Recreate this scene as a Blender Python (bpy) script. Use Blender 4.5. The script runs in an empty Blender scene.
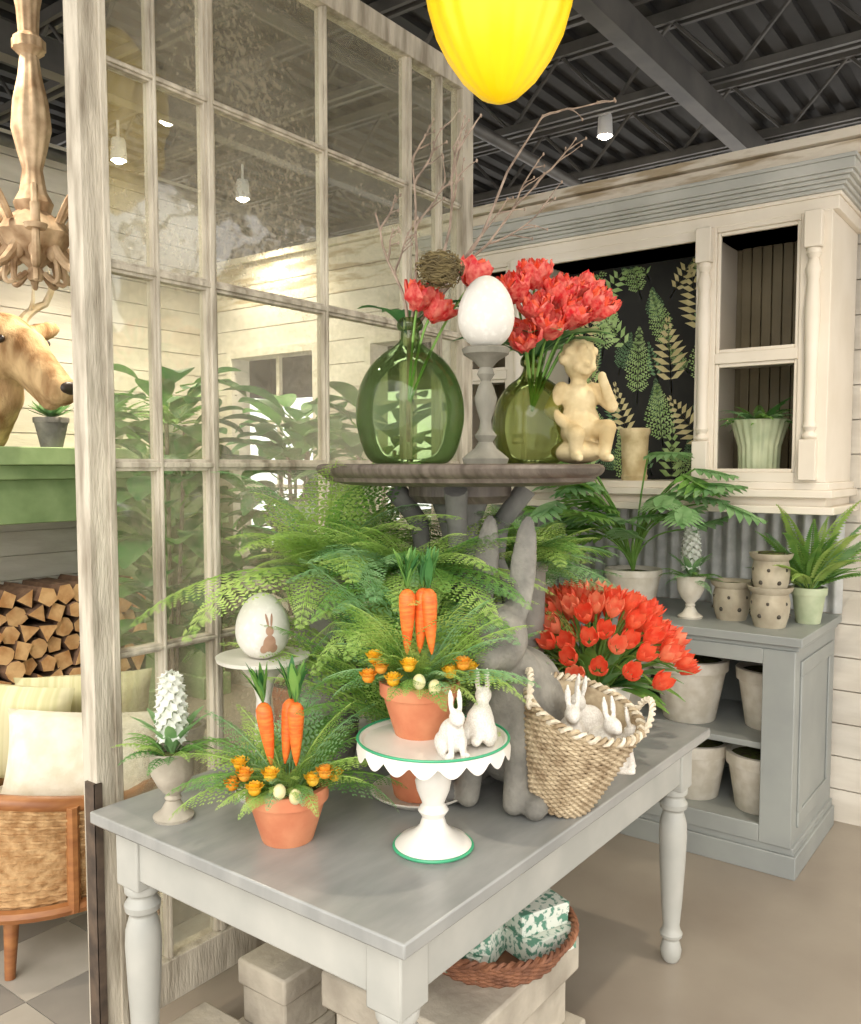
import bpy, bmesh, math, random
from mathutils import Vector, Matrix, Quaternion
R=random.Random(11)
pi=math.pi
V=Vector
# ---------------------------------------------------------------- materials
def hx(h):
    h=h.lstrip('#');o=[]
    for i in (0,2,4):
        c=int(h[i:i+2],16)/255.
        o.append(c/12.92 if c<=.04045 else ((c+.055)/1.055)**2.4)
    return (*o,1)
def mat(name,c1,c2=None,scale=8,rough=.6,metal=0,bump=0,bscale=None,stretch=(1,1,1),detail=4,lo=.35,hi=.65,emit=0,emitc=None,coat=0):
    m=bpy.data.materials.new(name);m.use_nodes=True
    nt=m.node_tree;N=nt.nodes;L=nt.links
    b=N['Principled BSDF']
    b.inputs['Roughness'].default_value=rough;b.inputs['Metallic'].default_value=metal
    b.inputs['Coat Weight'].default_value=coat
    tc=N.new('ShaderNodeTexCoord');mp=N.new('ShaderNodeMapping');mp.inputs['Scale'].default_value=stretch
    L.new(tc.outputs['Object'],mp.inputs['Vector'])
    if c2 is None: b.inputs['Base Color'].default_value=hx(c1)
    else:
        n=N.new('ShaderNodeTexNoise');n.inputs['Scale'].default_value=scale;n.inputs['Detail'].default_value=detail
        L.new(mp.outputs[0],n.inputs['Vector'])
        r=N.new('ShaderNodeValToRGB');r.color_ramp.elements[0].position=lo;r.color_ramp.elements[1].position=hi
        r.color_ramp.elements[0].color=hx(c1);r.color_ramp.elements[1].color=hx(c2)
        L.new(n.outputs['Fac'],r.inputs['Fac']);L.new(r.outputs['Color'],b.inputs['Base Color'])
    if bump:
        n2=N.new('ShaderNodeTexNoise');n2.inputs['Scale'].default_value=bscale or scale*3;n2.inputs['Detail'].default_value=5
        L.new(mp.outputs[0],n2.inputs['Vector'])
        bp=N.new('ShaderNodeBump');bp.inputs['Strength'].default_value=bump;bp.inputs['Distance'].default_value=.01
        L.new(n2.outputs['Fac'],bp.inputs['Height']);L.new(bp.outputs[0],b.inputs['Normal'])
    if emit:
        b.inputs['Emission Color'].default_value=hx(emitc or c1);b.inputs['Emission Strength'].default_value=emit
    return m
def foliage(name,c1,c2,scale=14,tr=.35):
    m=mat(name,c1,c2,scale=scale,rough=.5)
    nt=m.node_tree;N=nt.nodes;L=nt.links
    b=N['Principled BSDF'];out=[n for n in N if n.type=='OUTPUT_MATERIAL'][0]
    t=N.new('ShaderNodeBsdfTranslucent');mx=N.new('ShaderNodeMixShader');mx.inputs[0].default_value=tr
    r=[n for n in N if n.type=='VALTORGB'][0]
    L.new(r.outputs['Color'],t.inputs['Color']);L.new(b.outputs[0],mx.inputs[1]);L.new(t.outputs[0],mx.inputs[2]);L.new(mx.outputs[0],out.inputs['Surface'])
    return m
M_table=mat('painted_gray_top','#8e8f8c','#9d9d99',scale=5,rough=.24,bump=.05,bscale=30,stretch=(1,3,1))
M_tleg=mat('painted_gray_leg','#a5a59e','#b4b3ab',scale=6,rough=.5,bump=.05)
M_base=mat('base_graygreen','#8e918e','#9a9d98',scale=4,rough=.5,bump=.04)
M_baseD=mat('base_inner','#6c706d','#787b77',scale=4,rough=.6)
M_hutch=mat('hutch_cream','#d8cebd','#e1d8c9',scale=4,rough=.5,bump=.03)
M_hutchg=mat('hutch_gray_edge','#a2a29b','#b6b5ad',scale=4,rough=.5)
M_bead=mat('beadboard_olive','#6c624a','#80755c',scale=4,rough=.6)
M_black=mat('wallpaper_black','#1d1d1b','#262622',scale=9,rough=.8)
M_ship=mat('shiplap_white','#ccc4b6','#dcd5c8',scale=3,rough=.7,bump=.15,bscale=20,stretch=(1,1,5))
M_shipw=mat('shiplap_weathered','#b3a184','#e0d5c2',scale=4,rough=.8,bump=.3,bscale=18,stretch=(1,1,6),lo=.38,hi=.52)
M_wood=mat('raw_wood','#9c7a50','#b8966a',scale=5,rough=.7,stretch=(1,.3,3),bump=.1)
M_conc=mat('concrete_floor','#877b6e','#a59a8b',scale=1.3,rough=.3,bump=.06,bscale=12,detail=10,lo=.3,hi=.7)
M_tileA=mat('tile_light','#b3aca0','#a69f92',scale=6,rough=.4)
M_tileB=mat('tile_gray','#87827a','#938d84',scale=6,rough=.4)
M_deck=mat('ceiling_deck','#2d2c2b','#3a3937',scale=3,rough=.7)
M_steel=mat('ceiling_steel','#4a4845','#5e5b56',scale=5,rough=.5,metal=.2)
M_terra=mat('terracotta','#c27552','#da946c',scale=10,rough=.8,bump=.1,bscale=60)
M_soil=mat('soil_moss','#4a4128','#5f6a30',scale=40,rough=1,bump=.5)
M_white=mat('white_enamel','#e5e0d7','#d9d4ca',scale=12,rough=.3)
M_greenrim=mat('green_enamel','#2f9568','#3da878',scale=12,rough=.35)
M_wht2=mat('chalk_white','#dfd8ca','#cbc2b0',scale=18,rough=.8,bump=.15)
M_figur=mat('figurine_white','#e4dfd6','#cdc6bb',scale=40,rough=.6,bump=.2,bscale=120)
M_stone=mat('gray_stone','#706d66','#949086',scale=9,rough=.9,bump=.5,bscale=40)
M_stoneL=mat('light_stone','#9c9384','#bdb4a3',scale=7,rough=.9,bump=.4,bscale=40)
M_stoneD=mat('dark_stone','#63625f','#7d7b76',scale=9,rough=.9,bump=.4,bscale=40)
M_cherub=mat('cherub_plaster','#b09a6e','#d6c49a',scale=14,rough=.85,bump=.3,bscale=50)
M_shelf=mat('weathered_gray_wood','#4c433b','#6e645a',scale=9,rough=.5,bump=.3,bscale=20,stretch=(1,6,1))
M_stick=mat('candlestick_gray_wood','#6b685c','#8e8a7d',scale=12,rough=.8,bump=.3,bscale=40,stretch=(1,1,.3))
M_wicker=mat('wicker_tan','#927d60','#c4b293',scale=25,rough=.7,bump=.3)
M_wickerW=mat('wicker_white','#c8bba3','#e3d8c3',scale=25,rough=.7)
M_wickerD=mat('wicker_brown','#6e452f','#946346',scale=25,rough=.7,bump=.3)
M_carrot=mat('carrot','#de5a1c','#f08032',scale=30,rough=.5,stretch=(1,1,6),bump=.2)
M_red=foliage('tulip_red','#ee4f34','#f87e58',30)
M_pink=foliage('tulip_coral','#f37254','#faa27a',30)
M_parrot=foliage('parrot_tulip','#db2c34','#f6907e',60)
M_yel=foliage('ranunculus_yellow','#f2b414','#fcd04a',30)
M_orange=foliage('ranunculus_orange','#f09a1a','#f8b84a',30)
M_wflow=foliage('hyacinth_white','#f4f4ee','#e8ecdf',30)
M_f1=foliage('fern_a','#669848','#8cb65a');M_f2=foliage('fern_b','#98bd5c','#bed67a');M_f3=foliage('fern_c','#4c8040','#6c9f54')
M_f4=foliage('fern_blue','#7aaa70','#a3c790')
FERN=[M_f1,M_f2,M_f1,M_f3]
M_leaf=foliage('leaf_dark','#346c3a','#528a4c');M_leafL=foliage('leaf_sage','#76a566','#9bc088')
M_stem=mat('stem_green','#5d8a3a','#7ba04c',scale=20)
M_twig=mat('twig','#756558','#a29080',scale=30,rough=.9)
M_nest=mat('nest_twig','#5d5136','#84754d',scale=30,rough=.95)
M_old=mat('oldpaint_frame','#8f8574','#c8bfad',scale=6,rough=.85,bump=.5,bscale=30,stretch=(4,4,.7),lo=.32,hi=.6)
M_iron=mat('rusty_iron','#4a4038','#6a5a4c',scale=20,rough=.7,metal=.3)
M_chand=mat('chandelier_wood','#8f7050','#d2b896',scale=12,rough=.8,bump=.4,bscale=30)
M_mantel=mat('mantel_green','#7d9663','#9cb37e',scale=5,rough=.6,bump=.15)
M_logend=mat('log_end','#dcb480','#b58350',scale=12,rough=.9,bump=.3)
M_bark=mat('bark','#5c4433','#7a5e48',scale=18,rough=1,bump=.6)
M_fur=mat('fur_brown','#86603a','#d6b688',scale=9,rough=1,bump=.8,bscale=60,stretch=(1,1,.4))
M_antler=mat('antler','#b9a684','#d8ccb0',scale=14,rough=.6)
M_nose=mat('nose_dark','#2b211b','#3c2e25',scale=14,rough=.4)
M_cush=mat('cushion_cream','#d8cfb8','#e6dfcd',scale=20,rough=.95,bump=.2,bscale=90)
M_cushG=mat('cushion_greenstripe','#c2bd90','#d4cda6',scale=7,rough=.95,stretch=(6,.1,.1),lo=.42,hi=.58)
M_rattan=mat('chair_rattan','#9c7448','#c6a274',scale=30,rough=.9,bump=.4,bscale=120)
M_chairw=mat('chair_wood','#8a5630','#ad7544',scale=8,rough=.45,stretch=(1,1,4))
M_galv=mat('galvanised','#aaaba8','#c4c4c0',scale=14,rough=.45,metal=.2)
M_toile=mat('toile_paper','#5f9079','#dfe3d6',scale=60,rough=.6,detail=8,lo=.44,hi=.5)
M_eggw=mat('egg_speckle','#e2dfd7','#d4d0c7',scale=60,rough=.6,lo=.3,hi=.5)
M_eggm=mat('quail_egg','#cfc489','#ded7ac',scale=50,rough=.5)
M_brown=mat('print_brown','#9a7660','#b08c74',scale=30)
M_sage=mat('sage_pot','#aab592','#c3caa8',scale=12,rough=.6,bump=.1)
M_hole=mat('hole_dark','#3f392f','#4b4438',scale=12)
M_agedpot=mat('aged_pot','#a09580','#c0b69f',scale=10,rough=.9,bump=.3)
M_print1=mat('print_fern_green','#94b568','#b8d28c',scale=20);M_print2=mat('print_fern_tan','#c8bb84','#ddd09c',scale=20);M_print3=mat('print_fern_dark','#5a8052','#74996a',scale=20)
M_lampY=mat('lamp_yellow','#f4cc00','#f8d410',scale=6,rough=.35,emit=.30,emitc='#ffcc10')
M_fix=mat('fixture_white','#e8e8e8',rough=.4)
M_bulb=mat('bulb','#ffffff',emit=40,emitc='#fff0d8')
def bottle_mat(name,ca,cb,tl):
    m=bpy.data.materials.new(name);m.use_nodes=True;nt=m.node_tree;N=nt.nodes;L=nt.links;N.clear()
    o=N.new('ShaderNodeOutputMaterial');t=N.new('ShaderNodeBsdfTransparent');g=N.new('ShaderNodeBsdfGlossy');g.inputs['Roughness'].default_value=.03
    lw=N.new('ShaderNodeLayerWeight');lw.inputs[0].default_value=.25
    r=N.new('ShaderNodeValToRGB');r.color_ramp.elements[0].color=hx(ca);r.color_ramp.elements[1].color=hx(cb)
    L.new(lw.outputs['Facing'],r.inputs[0]);L.new(r.outputs[0],t.inputs[0])
    fr=N.new('ShaderNodeFresnel');fr.inputs[0].default_value=1.45
    mx=N.new('ShaderNodeMixShader');L.new(fr.outputs[0],mx.inputs[0]);L.new(t.outputs[0],mx.inputs[1]);L.new(g.outputs[0],mx.inputs[2])
    d=N.new('ShaderNodeBsdfTranslucent');d.inputs[0].default_value=hx(tl)
    m2=N.new('ShaderNodeMixShader');m2.inputs[0].default_value=.15;L.new(mx.outputs[0],m2.inputs[1]);L.new(d.outputs[0],m2.inputs[2]);L.new(m2.outputs[0],o.inputs[0])
    return m
M_gg=bottle_mat('green_glass','#dbe8c8','#aec494','#aecb90');M_gg2=bottle_mat('green_glass_b','#dee6bc','#b2be80','#b8c680')
def dusty():
    m=bpy.data.materials.new('dusty_glass');m.use_nodes=True;nt=m.node_tree;N=nt.nodes;L=nt.links;N.clear()
    o=N.new('ShaderNodeOutputMaterial');t=N.new('ShaderNodeBsdfTransparent');t.inputs[0].default_value=(.88,.92,.86,1)
    g=N.new('ShaderNodeBsdfGlossy');g.inputs['Roughness'].default_value=.04
    d=N.new('ShaderNodeBsdfDiffuse');d.inputs[0].default_value=hx('#e6dcc2')
    tr=N.new('ShaderNodeBsdfTranslucent');tr.inputs[0].default_value=hx('#eadfc4')
    a=N.new('ShaderNodeMixShader');a.inputs[0].default_value=.5;L.new(d.outputs[0],a.inputs[1]);L.new(tr.outputs[0],a.inputs[2])
    tc=N.new('ShaderNodeTexCoord');n=N.new('ShaderNodeTexNoise');n.inputs['Scale'].default_value=60;n.inputs['Detail'].default_value=6
    n2=N.new('ShaderNodeTexNoise');n2.inputs['Scale'].default_value=1.7
    L.new(tc.outputs['Object'],n.inputs['Vector']);L.new(tc.outputs['Object'],n2.inputs['Vector'])
    mu=N.new('ShaderNodeMath');mu.operation='MULTIPLY';L.new(n.outputs['Fac'],mu.inputs[0]);L.new(n2.outputs['Fac'],mu.inputs[1])
    mr=N.new('ShaderNodeMapRange');mr.inputs[1].default_value=.1;mr.inputs[2].default_value=.45;mr.inputs[3].default_value=.11;mr.inputs[4].default_value=.44
    L.new(mu.outputs[0],mr.inputs[0])
    b=N.new('ShaderNodeMixShader');L.new(mr.outputs[0],b.inputs[0]);L.new(t.outputs[0],b.inputs[1]);L.new(a.outputs[0],b.inputs[2])
    c=N.new('ShaderNodeMixShader');c.inputs[0].default_value=.12;L.new(b.outputs[0],c.inputs[1]);L.new(g.outputs[0],c.inputs[2])
    nb=N.new('ShaderNodeTexNoise');nb.inputs['Scale'].default_value=5;L.new(tc.outputs['Object'],nb.inputs['Vector'])
    bp=N.new('ShaderNodeBump');bp.inputs['Strength'].default_value=.25;bp.inputs['Distance'].default_value=.02;L.new(nb.outputs['Fac'],bp.inputs['Height']);L.new(bp.outputs[0],g.inputs['Normal'])
    L.new(c.outputs[0],o.inputs[0]);return m
M_dust=dusty()
# ---------------------------------------------------------------- mesh builder
def basis(d,up=V((0,0,1))):
    d=d.normalized()
    if abs(d.dot(up))>.98: up=V((1,0,0))
    s=d.cross(up).normalized();n=s.cross(d).normalized()
    return d,s,n
class MB:
    def __init__(s): s.v=[];s.f=[];s.m=[];s.mats=[]
    def mi(s,m):
        if m not in s.mats: s.mats.append(m)
        return s.mats.index(m)
    def add(s,vs,fs,m,M=None):
        o=len(s.v);i=s.mi(m)
        if M is not None: vs=[M@V(v) for v in vs]
        s.v.extend([tuple(v) for v in vs])
        for f in fs: s.f.append(tuple(o+k for k in f));s.m.append(i)
    def box(s,x0,x1,y0,y1,z0,z1,m,M=None):
        vs=[(x,y,z) for z in (z0,z1) for y in (y0,y1) for x in (x0,x1)]
        s.add(vs,[(0,2,3,1),(4,5,7,6),(0,1,5,4),(2,6,7,3),(0,4,6,2),(1,3,7,5)],m,M)
    def lathe(s,prof,m,M=None,seg=32,rib=0,amp=0):
        vs=[];fs=[]
        n=len(prof)
        for (r,z) in prof:
            for k in range(seg):
                a=2*pi*k/seg;rr=r*(1+amp*math.cos(rib*a)) if rib else r
                vs.append((max(rr,.00005)*math.cos(a),max(rr,.00005)*math.sin(a),z))
        for i in range(n-1):
            for k in range(seg):
                k2=(k+1)%seg
                fs.append((i*seg+k,i*seg+k2,(i+1)*seg+k2,(i+1)*seg+k))
        s.add(vs,fs,m,M)
    def tube(s,pts,rad,m,M=None,seg=6,flat=1):
        pts=[V(p) for p in pts];n=len(pts)
        if n<2:return
        if not hasattr(rad,'__len__'): rad=[rad]*n
        vs=[];fs=[];side=None
        for i in range(n):
            d=(pts[min(i+1,n-1)]-pts[max(i-1,0)])
            if d.length<1e-9:d=V((0,0,1))
            d.normalize()
            if side is None: _,side,nr=basis(d)
            else:
                side=(side-d*side.dot(d))
                if side.length<1e-6:_,side,nr=basis(d)
                side.normalize();nr=side.cross(d)
            for k in range(seg):
                a=2*pi*k/seg
                vs.append(pts[i]+side*math.cos(a)*rad[i]+nr*math.sin(a)*rad[i]*flat)
        for i in range(n-1):
            for k in range(seg):
                k2=(k+1)%seg
                fs.append((i*seg+k,i*seg+k2,(i+1)*seg+k2,(i+1)*seg+k))
        fs.append(tuple(range(seg))[::-1]);fs.append(tuple((n-1)*seg+k for k in range(seg)))
        s.add(vs,fs,m,M)
    def ball(s,c,r,m,M=None,seg=12,ring=8):
        if not hasattr(r,'__len__'): r=(r,r,r)
        vs=[];fs=[]
        for i in range(ring+1):
            t=pi*i/ring
            for k in range(seg):
                a=2*pi*k/seg
                q=max(math.sin(t),.001)
                vs.append((c[0]+r[0]*q*math.cos(a),c[1]+r[1]*q*math.sin(a),c[2]-r[2]*math.cos(t)))
        for i in range(ring):
            for k in range(seg):
                k2=(k+1)%seg;fs.append((i*seg+k,i*seg+k2,(i+1)*seg+k2,(i+1)*seg+k))
        s.add(vs,fs,m,M)
    def obj(s,name,loc=(0,0,0),rot=(0,0,0),ang=38,bevel=0,parent=None,scale=1):
        me=bpy.data.meshes.new(name);me.from_pydata(s.v,[],s.f)
        for m in s.mats: me.materials.append(m)
        me.polygons.foreach_set('material_index',s.m)
        me.polygons.foreach_set('use_smooth',[True]*len(s.f))
        me.update()
        try: me.set_sharp_from_angle(angle=math.radians(ang))
        except Exception: pass
        o=bpy.data.objects.new(name,me);bpy.context.collection.objects.link(o)
        o.location=loc;o.rotation_euler=rot;o.scale=(scale,)*3
        if bevel:
            b=o.modifiers.new('bevel','BEVEL');b.width=bevel;b.segments=2;b.limit_method='ANGLE';b.angle_limit=math.radians(50)
        if parent:o.parent=parent
        return o
T=Matrix.Translation
def RZ(a):return Matrix.Rotation(a,4,'Z')
def RX(a):return Matrix.Rotation(a,4,'X')
def RY(a):return Matrix.Rotation(a,4,'Y')
# ---------------------------------------------------------------- plants
def frond(mb,p,d,nr,L,W,droop,m,n=15,bip=True,sub=5,stem=.12,M=None,fw=1.0):
    p=V(p);d=V(d).normalized();side=d.cross(V(nr)).normalized();nr=side.cross(d).normalized()
    rac=[];vs=[];fs=[]
    st=L/n
    for i in range(n+1):
        t=i/n;rac.append(p.copy())
        if t>=stem:
            u=(t-stem)/(1-stem)
            wl=W*L*(min(1,.45+u/.35*.55))*max(.06,(1-u))**.8
            for sg in (-1,1):
                ld=(side*sg+d*.5-nr*.18).normalized()
                if bip:
                    cs=ld.cross(nr).normalized()
                    for j in range(sub+1):
                        q=p+ld*wl*(j+.3)/(sub+.6)-nr*(wl*.12*(j/sub)**2)
                        sw=(st*.85*fw)*(1-.6*j/sub)
                        h=wl/sub*.5
                        for s2 in (-1,1):
                            sd=(cs*s2+ld*.6).normalized()
                            o=len(vs)
                            vs+= [q-ld*h*.3,q+sd*sw*.45+ld*h*.8,q+sd*sw,q+sd*sw*.6-ld*h*.6];fs.append((o,o+1,o+2,o+3))
                else:
                    o=len(vs);w=st*.46*fw
                    mid=p+ld*wl*.45+nr*.01*L
                    vs+=[p,mid+d*w,p+ld*wl-nr*.1*wl,mid-d*w];fs.append((o,o+1,o+2,o+3))
        p=p+d*st
        q=Matrix.Rotation(-droop/n,3,side);d=(q@d).normalized();nr=side.cross(d).normalized()
    mb.add(vs,fs,m,M);mb.tube(rac,[.0022*(1-.6*i/n)*max(1,L*2) for i in range(n+1)],m,M,seg=4)
def fern(mb,c,nf,L,e0=.35,e1=1.3,W=.3,droop=1.3,mats=FERN,bip=True,n=14,r0=.02,az0=0,az1=2*pi,sub=5,fw=1.0,M=None,lf=None):
    for i in range(nf):
        az=az0+(az1-az0)*(i*0.618*1.0%1+R.random()*.06)
        el=R.uniform(e0,e1)
        d=rdir(az,el)
        side=V((-math.sin(az),math.cos(az),0))
        nr=d.cross(side)*-1
        if nr.z<0:nr=-nr
        l=L*R.uniform(.7,1.1)
        if lf: l*=lf(az)
        frond(mb,V(c)+V((math.cos(az)*r0,math.sin(az)*r0,0)),d,nr,l,W,droop*R.uniform(.7,1.2),R.choice(mats),n=n,bip=bip,sub=sub,fw=fw,M=M)
def leaf(mb,p,d,nr,L,W,droop,m,n=8,fold=.25,prof=None,M=None):
    p=V(p);d=V(d).normalized();side=d.cross(V(nr)).normalized();nr=side.cross(d).normalized()
    vs=[];fs=[]
    for i in range(n+1):
        t=i/n;w=W*(prof(t) if prof else math.sin(pi*min(1,t*.96+.02))**.8)
        vs+=[p+side*w+nr*w*fold,p,p-side*w+nr*w*fold]
        p=p+d*L/n;d=(Matrix.Rotation(-droop/n,3,side)@d).normalized();nr=side.cross(d).normalized()
    for i in range(n):
        a=i*3;fs+=[(a,a+1,a+4,a+3),(a+1,a+2,a+5,a+4)]
    mb.add(vs,fs,m,M)
def rdir(az,el):return V((math.cos(az)*math.cos(el),math.sin(az)*math.cos(el),math.sin(el)))
def upn(d):
    s=d.cross(V((0,0,1)))
    if s.length<1e-4:s=V((1,0,0))
    s.normalize();return s.cross(d)
def monstera(mb,p,d,L,m):
    p=V(p);nr=upn(d);d=d.normalized();side=d.cross(nr).normalized()
    vs=[];fs=[];k=6
    for sg in (-1,1):
        for j in range(k):
            t0=j/k;t1=(j+.86)/k
            a=p+d*L*t0;b=p+d*L*t1
            w=L*.6*math.sin(pi*(.18+.75*(j+.5)/k))
            ld=(side*sg+d*(.25+.6*j/k)-nr*.25).normalized()
            o=len(vs)
            vs+=[a,b,b+ld*w*.6+d*L*.02,(a+b)/2+ld*w-nr*w*.12,a+ld*w*.6-d*L*.01]
            fs.append((o,o+1,o+2,o+3,o+4))
    mb.add(vs,fs,m)
    leaf(mb,p-d*L*.02,d,nr,L*1.12,L*.2,.2,m,n=6)
def tulip_head(mb,p,ax,h,r,m,op=0,ruf=0,M=None,tip=.1,wk=.62):
    ax,s,n=basis(V(ax));p=V(p)
    a0=R.random()*6
    for k in range(6):
        ca=a0+k*pi/3;inner=k%2
        vs=[];fs=[];NU=4;NT=5
        for j in range(NT+1):
            t=j/NT
            rr=r*(.25+.85*math.sin(pi*min(1,t*.62+.06)))*(.88 if inner else 1)+op*r*t*t
            w=(math.sin(pi*min(1,(t*.80+.14)))**.8)*wk*(1 if j<NT else tip)
            for u in range(NU+1):
                q=(u/NU-.5)*2
                a=ca+q*w
                rr2=rr*(1-.06*q*q)+ruf*r*R.uniform(-.3,.3)
                z=h*(t-.05*q*q*t)+ruf*h*R.uniform(-.07,.07)
                vs.append(p+ax*z+(s*math.cos(a)+n*math.sin(a))*rr2)
        for j in range(NT):
            for u in range(NU):
                o=j*(NU+1)+u;fs.append((o,o+1,o+NU+2,o+NU+1))
        mb.add(vs,fs,m,M)
def parrot_head(mb,p,ax,h,r):
    for k,(s_,o_) in enumerate([(1,.25),(.82,.1),(.6,0)]):
        tulip_head(mb,V(p)+V(ax).normalized()*h*.06*k,ax,h*(1-.04*k),r*s_,M_parrot if k!=1 else M_red,op=o_,ruf=.55,tip=.6,wk=.7)
def bez(p0,p1,p2,n=8):
    p0,p1,p2=V(p0),V(p1),V(p2)
    return [p0*(1-t)**2+p1*2*t*(1-t)+p2*t*t for t in [i/n for i in range(n+1)]]
def rosette(mb,p,r,m,M=None):
    p=V(p)
    mb.ball(p,(r*.6,r*.6,r*.55),m,M,seg=8,ring=5)
    for ring,(k,rad,tilt) in enumerate([(6,.65,1.2),(8,.9,.8),(9,1.0,.35)]):
        for i in range(k):
            a=2*pi*i/k+ring*.3
            d=rdir(a,tilt);leaf(mb,p+d*r*.15-V((0,0,r*.15)),d,upn(d),r*rad,r*.42,-.9,m,n=3,fold=.3,M=M)
def carrot(mb,p,ax,L,r,M=None):
    ax=V(ax).normalized();p=V(p)
    pts=[p+ax*L*t for t in (0,.08,.2,.4,.6,.8,.93,1,1.03)]
    mb.tube(pts,[r*.08,r*.3,r*.5,r*.72,r*.88,r*1,r*.95,r*.6,r*.2],M_carrot,M,seg=10)
    for k in range(22):
        d=(ax+V((R.uniform(-.3,.3),R.uniform(-.3,.3),R.uniform(-.1,.2)))).normalized()
        l=L*R.uniform(.4,.72)
        leaf(mb,p+ax*L,d,upn(d),l,l*.1,R.uniform(-.2,.5),R.choice([M_f3,M_f1,M_leaf]),n=4)
def potprof(rt,rb,h,rh=.03,ro=.006,th=.008):
    return [(0,0),(rb*.96,0),(rb,.004),(rt,h-rh),(rt+ro,h-rh),(rt+ro*1.3,h-.003),(rt+ro,h),(rt-th,h),(rt-th,h-.02)]
def pot(mb,rt,rb,h,m,M=None,rh=.03,soil=M_soil,ro=.006,seg=36):
    mb.lathe(potprof(rt,rb,h,rh,ro),m,M,seg=seg)
    mb.lathe([(rt-.007,h-.02),(rt*.5,h-.012),(0,h-.008)],soil,M,seg=seg)
def hyac(mb,p,h,r,M=None):
    p=V(p)
    for i in range(80):
        t=(i+.5)/80;a=i*2.4
        rr=r*(.35+.65*math.sin(pi*(.15+.8*t)))*.62
        d=rdir(a,.15+t*.9);q=p+V((math.cos(a)*rr*.5,math.sin(a)*rr*.5,h*t))
        e=q+d*r*.45
        mb.tube([q,e],r*.12,M_wflow,M,seg=4)
        for k in range(5):
            dd,s,n=basis(d);b=k*2*pi/5
            ld=(s*math.cos(b)+n*math.sin(b)+dd*.25).normalized()
            leaf(mb,e,ld,dd,r*.38,r*.15,-.8,M_wflow,n=2,M=M)
def eggprof(w,h,n=18):
    return [(w/2*math.sin(t)*(1+.13*math.cos(t)),h/2*(1-math.cos(t))) for t in [pi*i/n for i in range(n+1)]]
def blob(name,parts,m,loc,rotz=0,scale=1,voxel=.02,parent=None,smooth=4):
    mb=MB()
    for pt in parts:
        if pt[0]=='e':
            _,c,r=pt[:3];Mx=T(V(c))@(pt[3] if len(pt)>3 else Matrix());mb.ball((0,0,0),r,m,Mx,seg=20,ring=12)
        else:
            _,a,b,r0,r1=pt;a=V(a);b=V(b);k=max(3,int((b-a).length/(min(r0,r1)*.5)))
            for i in range(k+1):
                t=i/k;mb.ball(a.lerp(b,t),r0+(r1-r0)*t,m,seg=12,ring=8)
    o=mb.obj(name,loc,(0,0,rotz),parent=parent,scale=scale)
    r=o.modifiers.new('r','REMESH');r.mode='VOXEL';r.voxel_size=voxel;r.use_smooth_shade=True
    s=o.modifiers.new('s','SMOOTH');s.iterations=smooth;s.factor=.5
    return o
def rabbit_parts(big=False):
    p=[('e',(0,0,.3),(.26,.2,.27)),('e',(.1,0,.4),(.17,.15,.2)),('e',(.24,0,.64),(.15,.12,.13)),('e',(.35,0,.60),(.075,.07,.065)),('e',(-.28,0,.14),(.08,.08,.08))]
    for s in (-1,1):
        p+=[('e',(-.06,.15*s,.18),(.2,.1,.17)),('c',(.18,.09*s,.4),(.27,.09*s,.05),.06,.045),('c',(.0,.17*s,.05),(.27,.17*s,.045),.055,.045),
            ('e',(.32,.09*s,.66),(.02,.02,.02))]
        if big: p+=[('e',(.15,.075*s,.88),(.032,.052,.22),RY(-.25)),('e',(.38,.035*s,.585),(.04,.035,.035)),('e',(.33,.085*s,.675),(.028,.026,.028)),('e',(.30,.07*s,.70),(.05,.03,.02))]
        else: p.append(('e',(.16,.07*s,.88),(.035,.05,.19),RY(-.2)))
    if big: p.append(('e',(.425,0,.61),(.018,.022,.014)))
    return p
def wicker(mb,rfun,z0,z1,rows,stakes,m,rad=.004,amp=.003,M=None,seg=5,ex=1,ey=1):
    n=stakes*4
    for j in range(rows+1):
        z=z0+(z1-z0)*j/rows;r=rfun(j/rows);ph=pi*(j%2)
        pts=[]
        for k in range(n+1):
            a=2*pi*k/n
            rr=r+amp*math.cos(stakes*a+ph)
            pts.append((rr*math.cos(a)*ex,rr*math.sin(a)*ey,z))
        mb.tube(pts,rad,m,M,seg=seg)
    for k in range(stakes):
        a=2*pi*(k)/stakes
        mb.tube([(rfun(j/8)*math.cos(a)*ex,rfun(j/8)*math.sin(a)*ey,z0+(z1-z0)*j/8) for j in range(9)],rad*.8,m,M,seg=4)
# ================================================================ ROOM
mb=MB();mb.box(-3,12,-4,12,-.1,0,M_conc);mb.obj('floor')
mb=MB()
s=.33
for i in range(8):
    for j in range(9):
        x=.6+i*s;y=2.12+j*s
        if y+s<5.15 and x+s<3.3: mb.box(x,x+s-.003,y,y+s-.003,0,.006,M_tileA if (i+j)%2 else M_tileB)
mb.obj('checker_floor_tile')
WX=4.14;WH=3.0
mb=MB()
wins=[(3.0,3.55,1.25,2.35),(4.05,4.85,1.0,2.35)]
mb.box(WX+.02,WX+.14,-2.2,3.0,0,WH,M_ship)
mb.box(WX+.02,WX+.14,3.55,4.05,0,WH,M_ship);mb.box(WX+.02,WX+.14,4.85,5.3,0,WH,M_ship)
for (a,b,c,d) in wins:
    mb.box(WX+.02,WX+.14,a,b,0,c,M_ship);mb.box(WX+.02,WX+.14,a,b,d,WH,M_ship)
z=0
while z<WH-.01:
    h=min(.15,WH-z)
    spans=[(-2.2,5.2)]
    for (a,b,c,d) in wins:
        if z+h>c and z<d:
            ns=[]
            for (p,q) in spans:
                if a>p and b<q: ns+=[(p,a),(b,q)]
                else: ns.append((p,q))
            spans=ns
    for (p,q) in spans: mb.box(WX,WX+.02,p,q,z,z+h-.006,M_shipw if z>2.6 else M_ship)
    z+=.15
mb.obj('wall_back')
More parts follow.
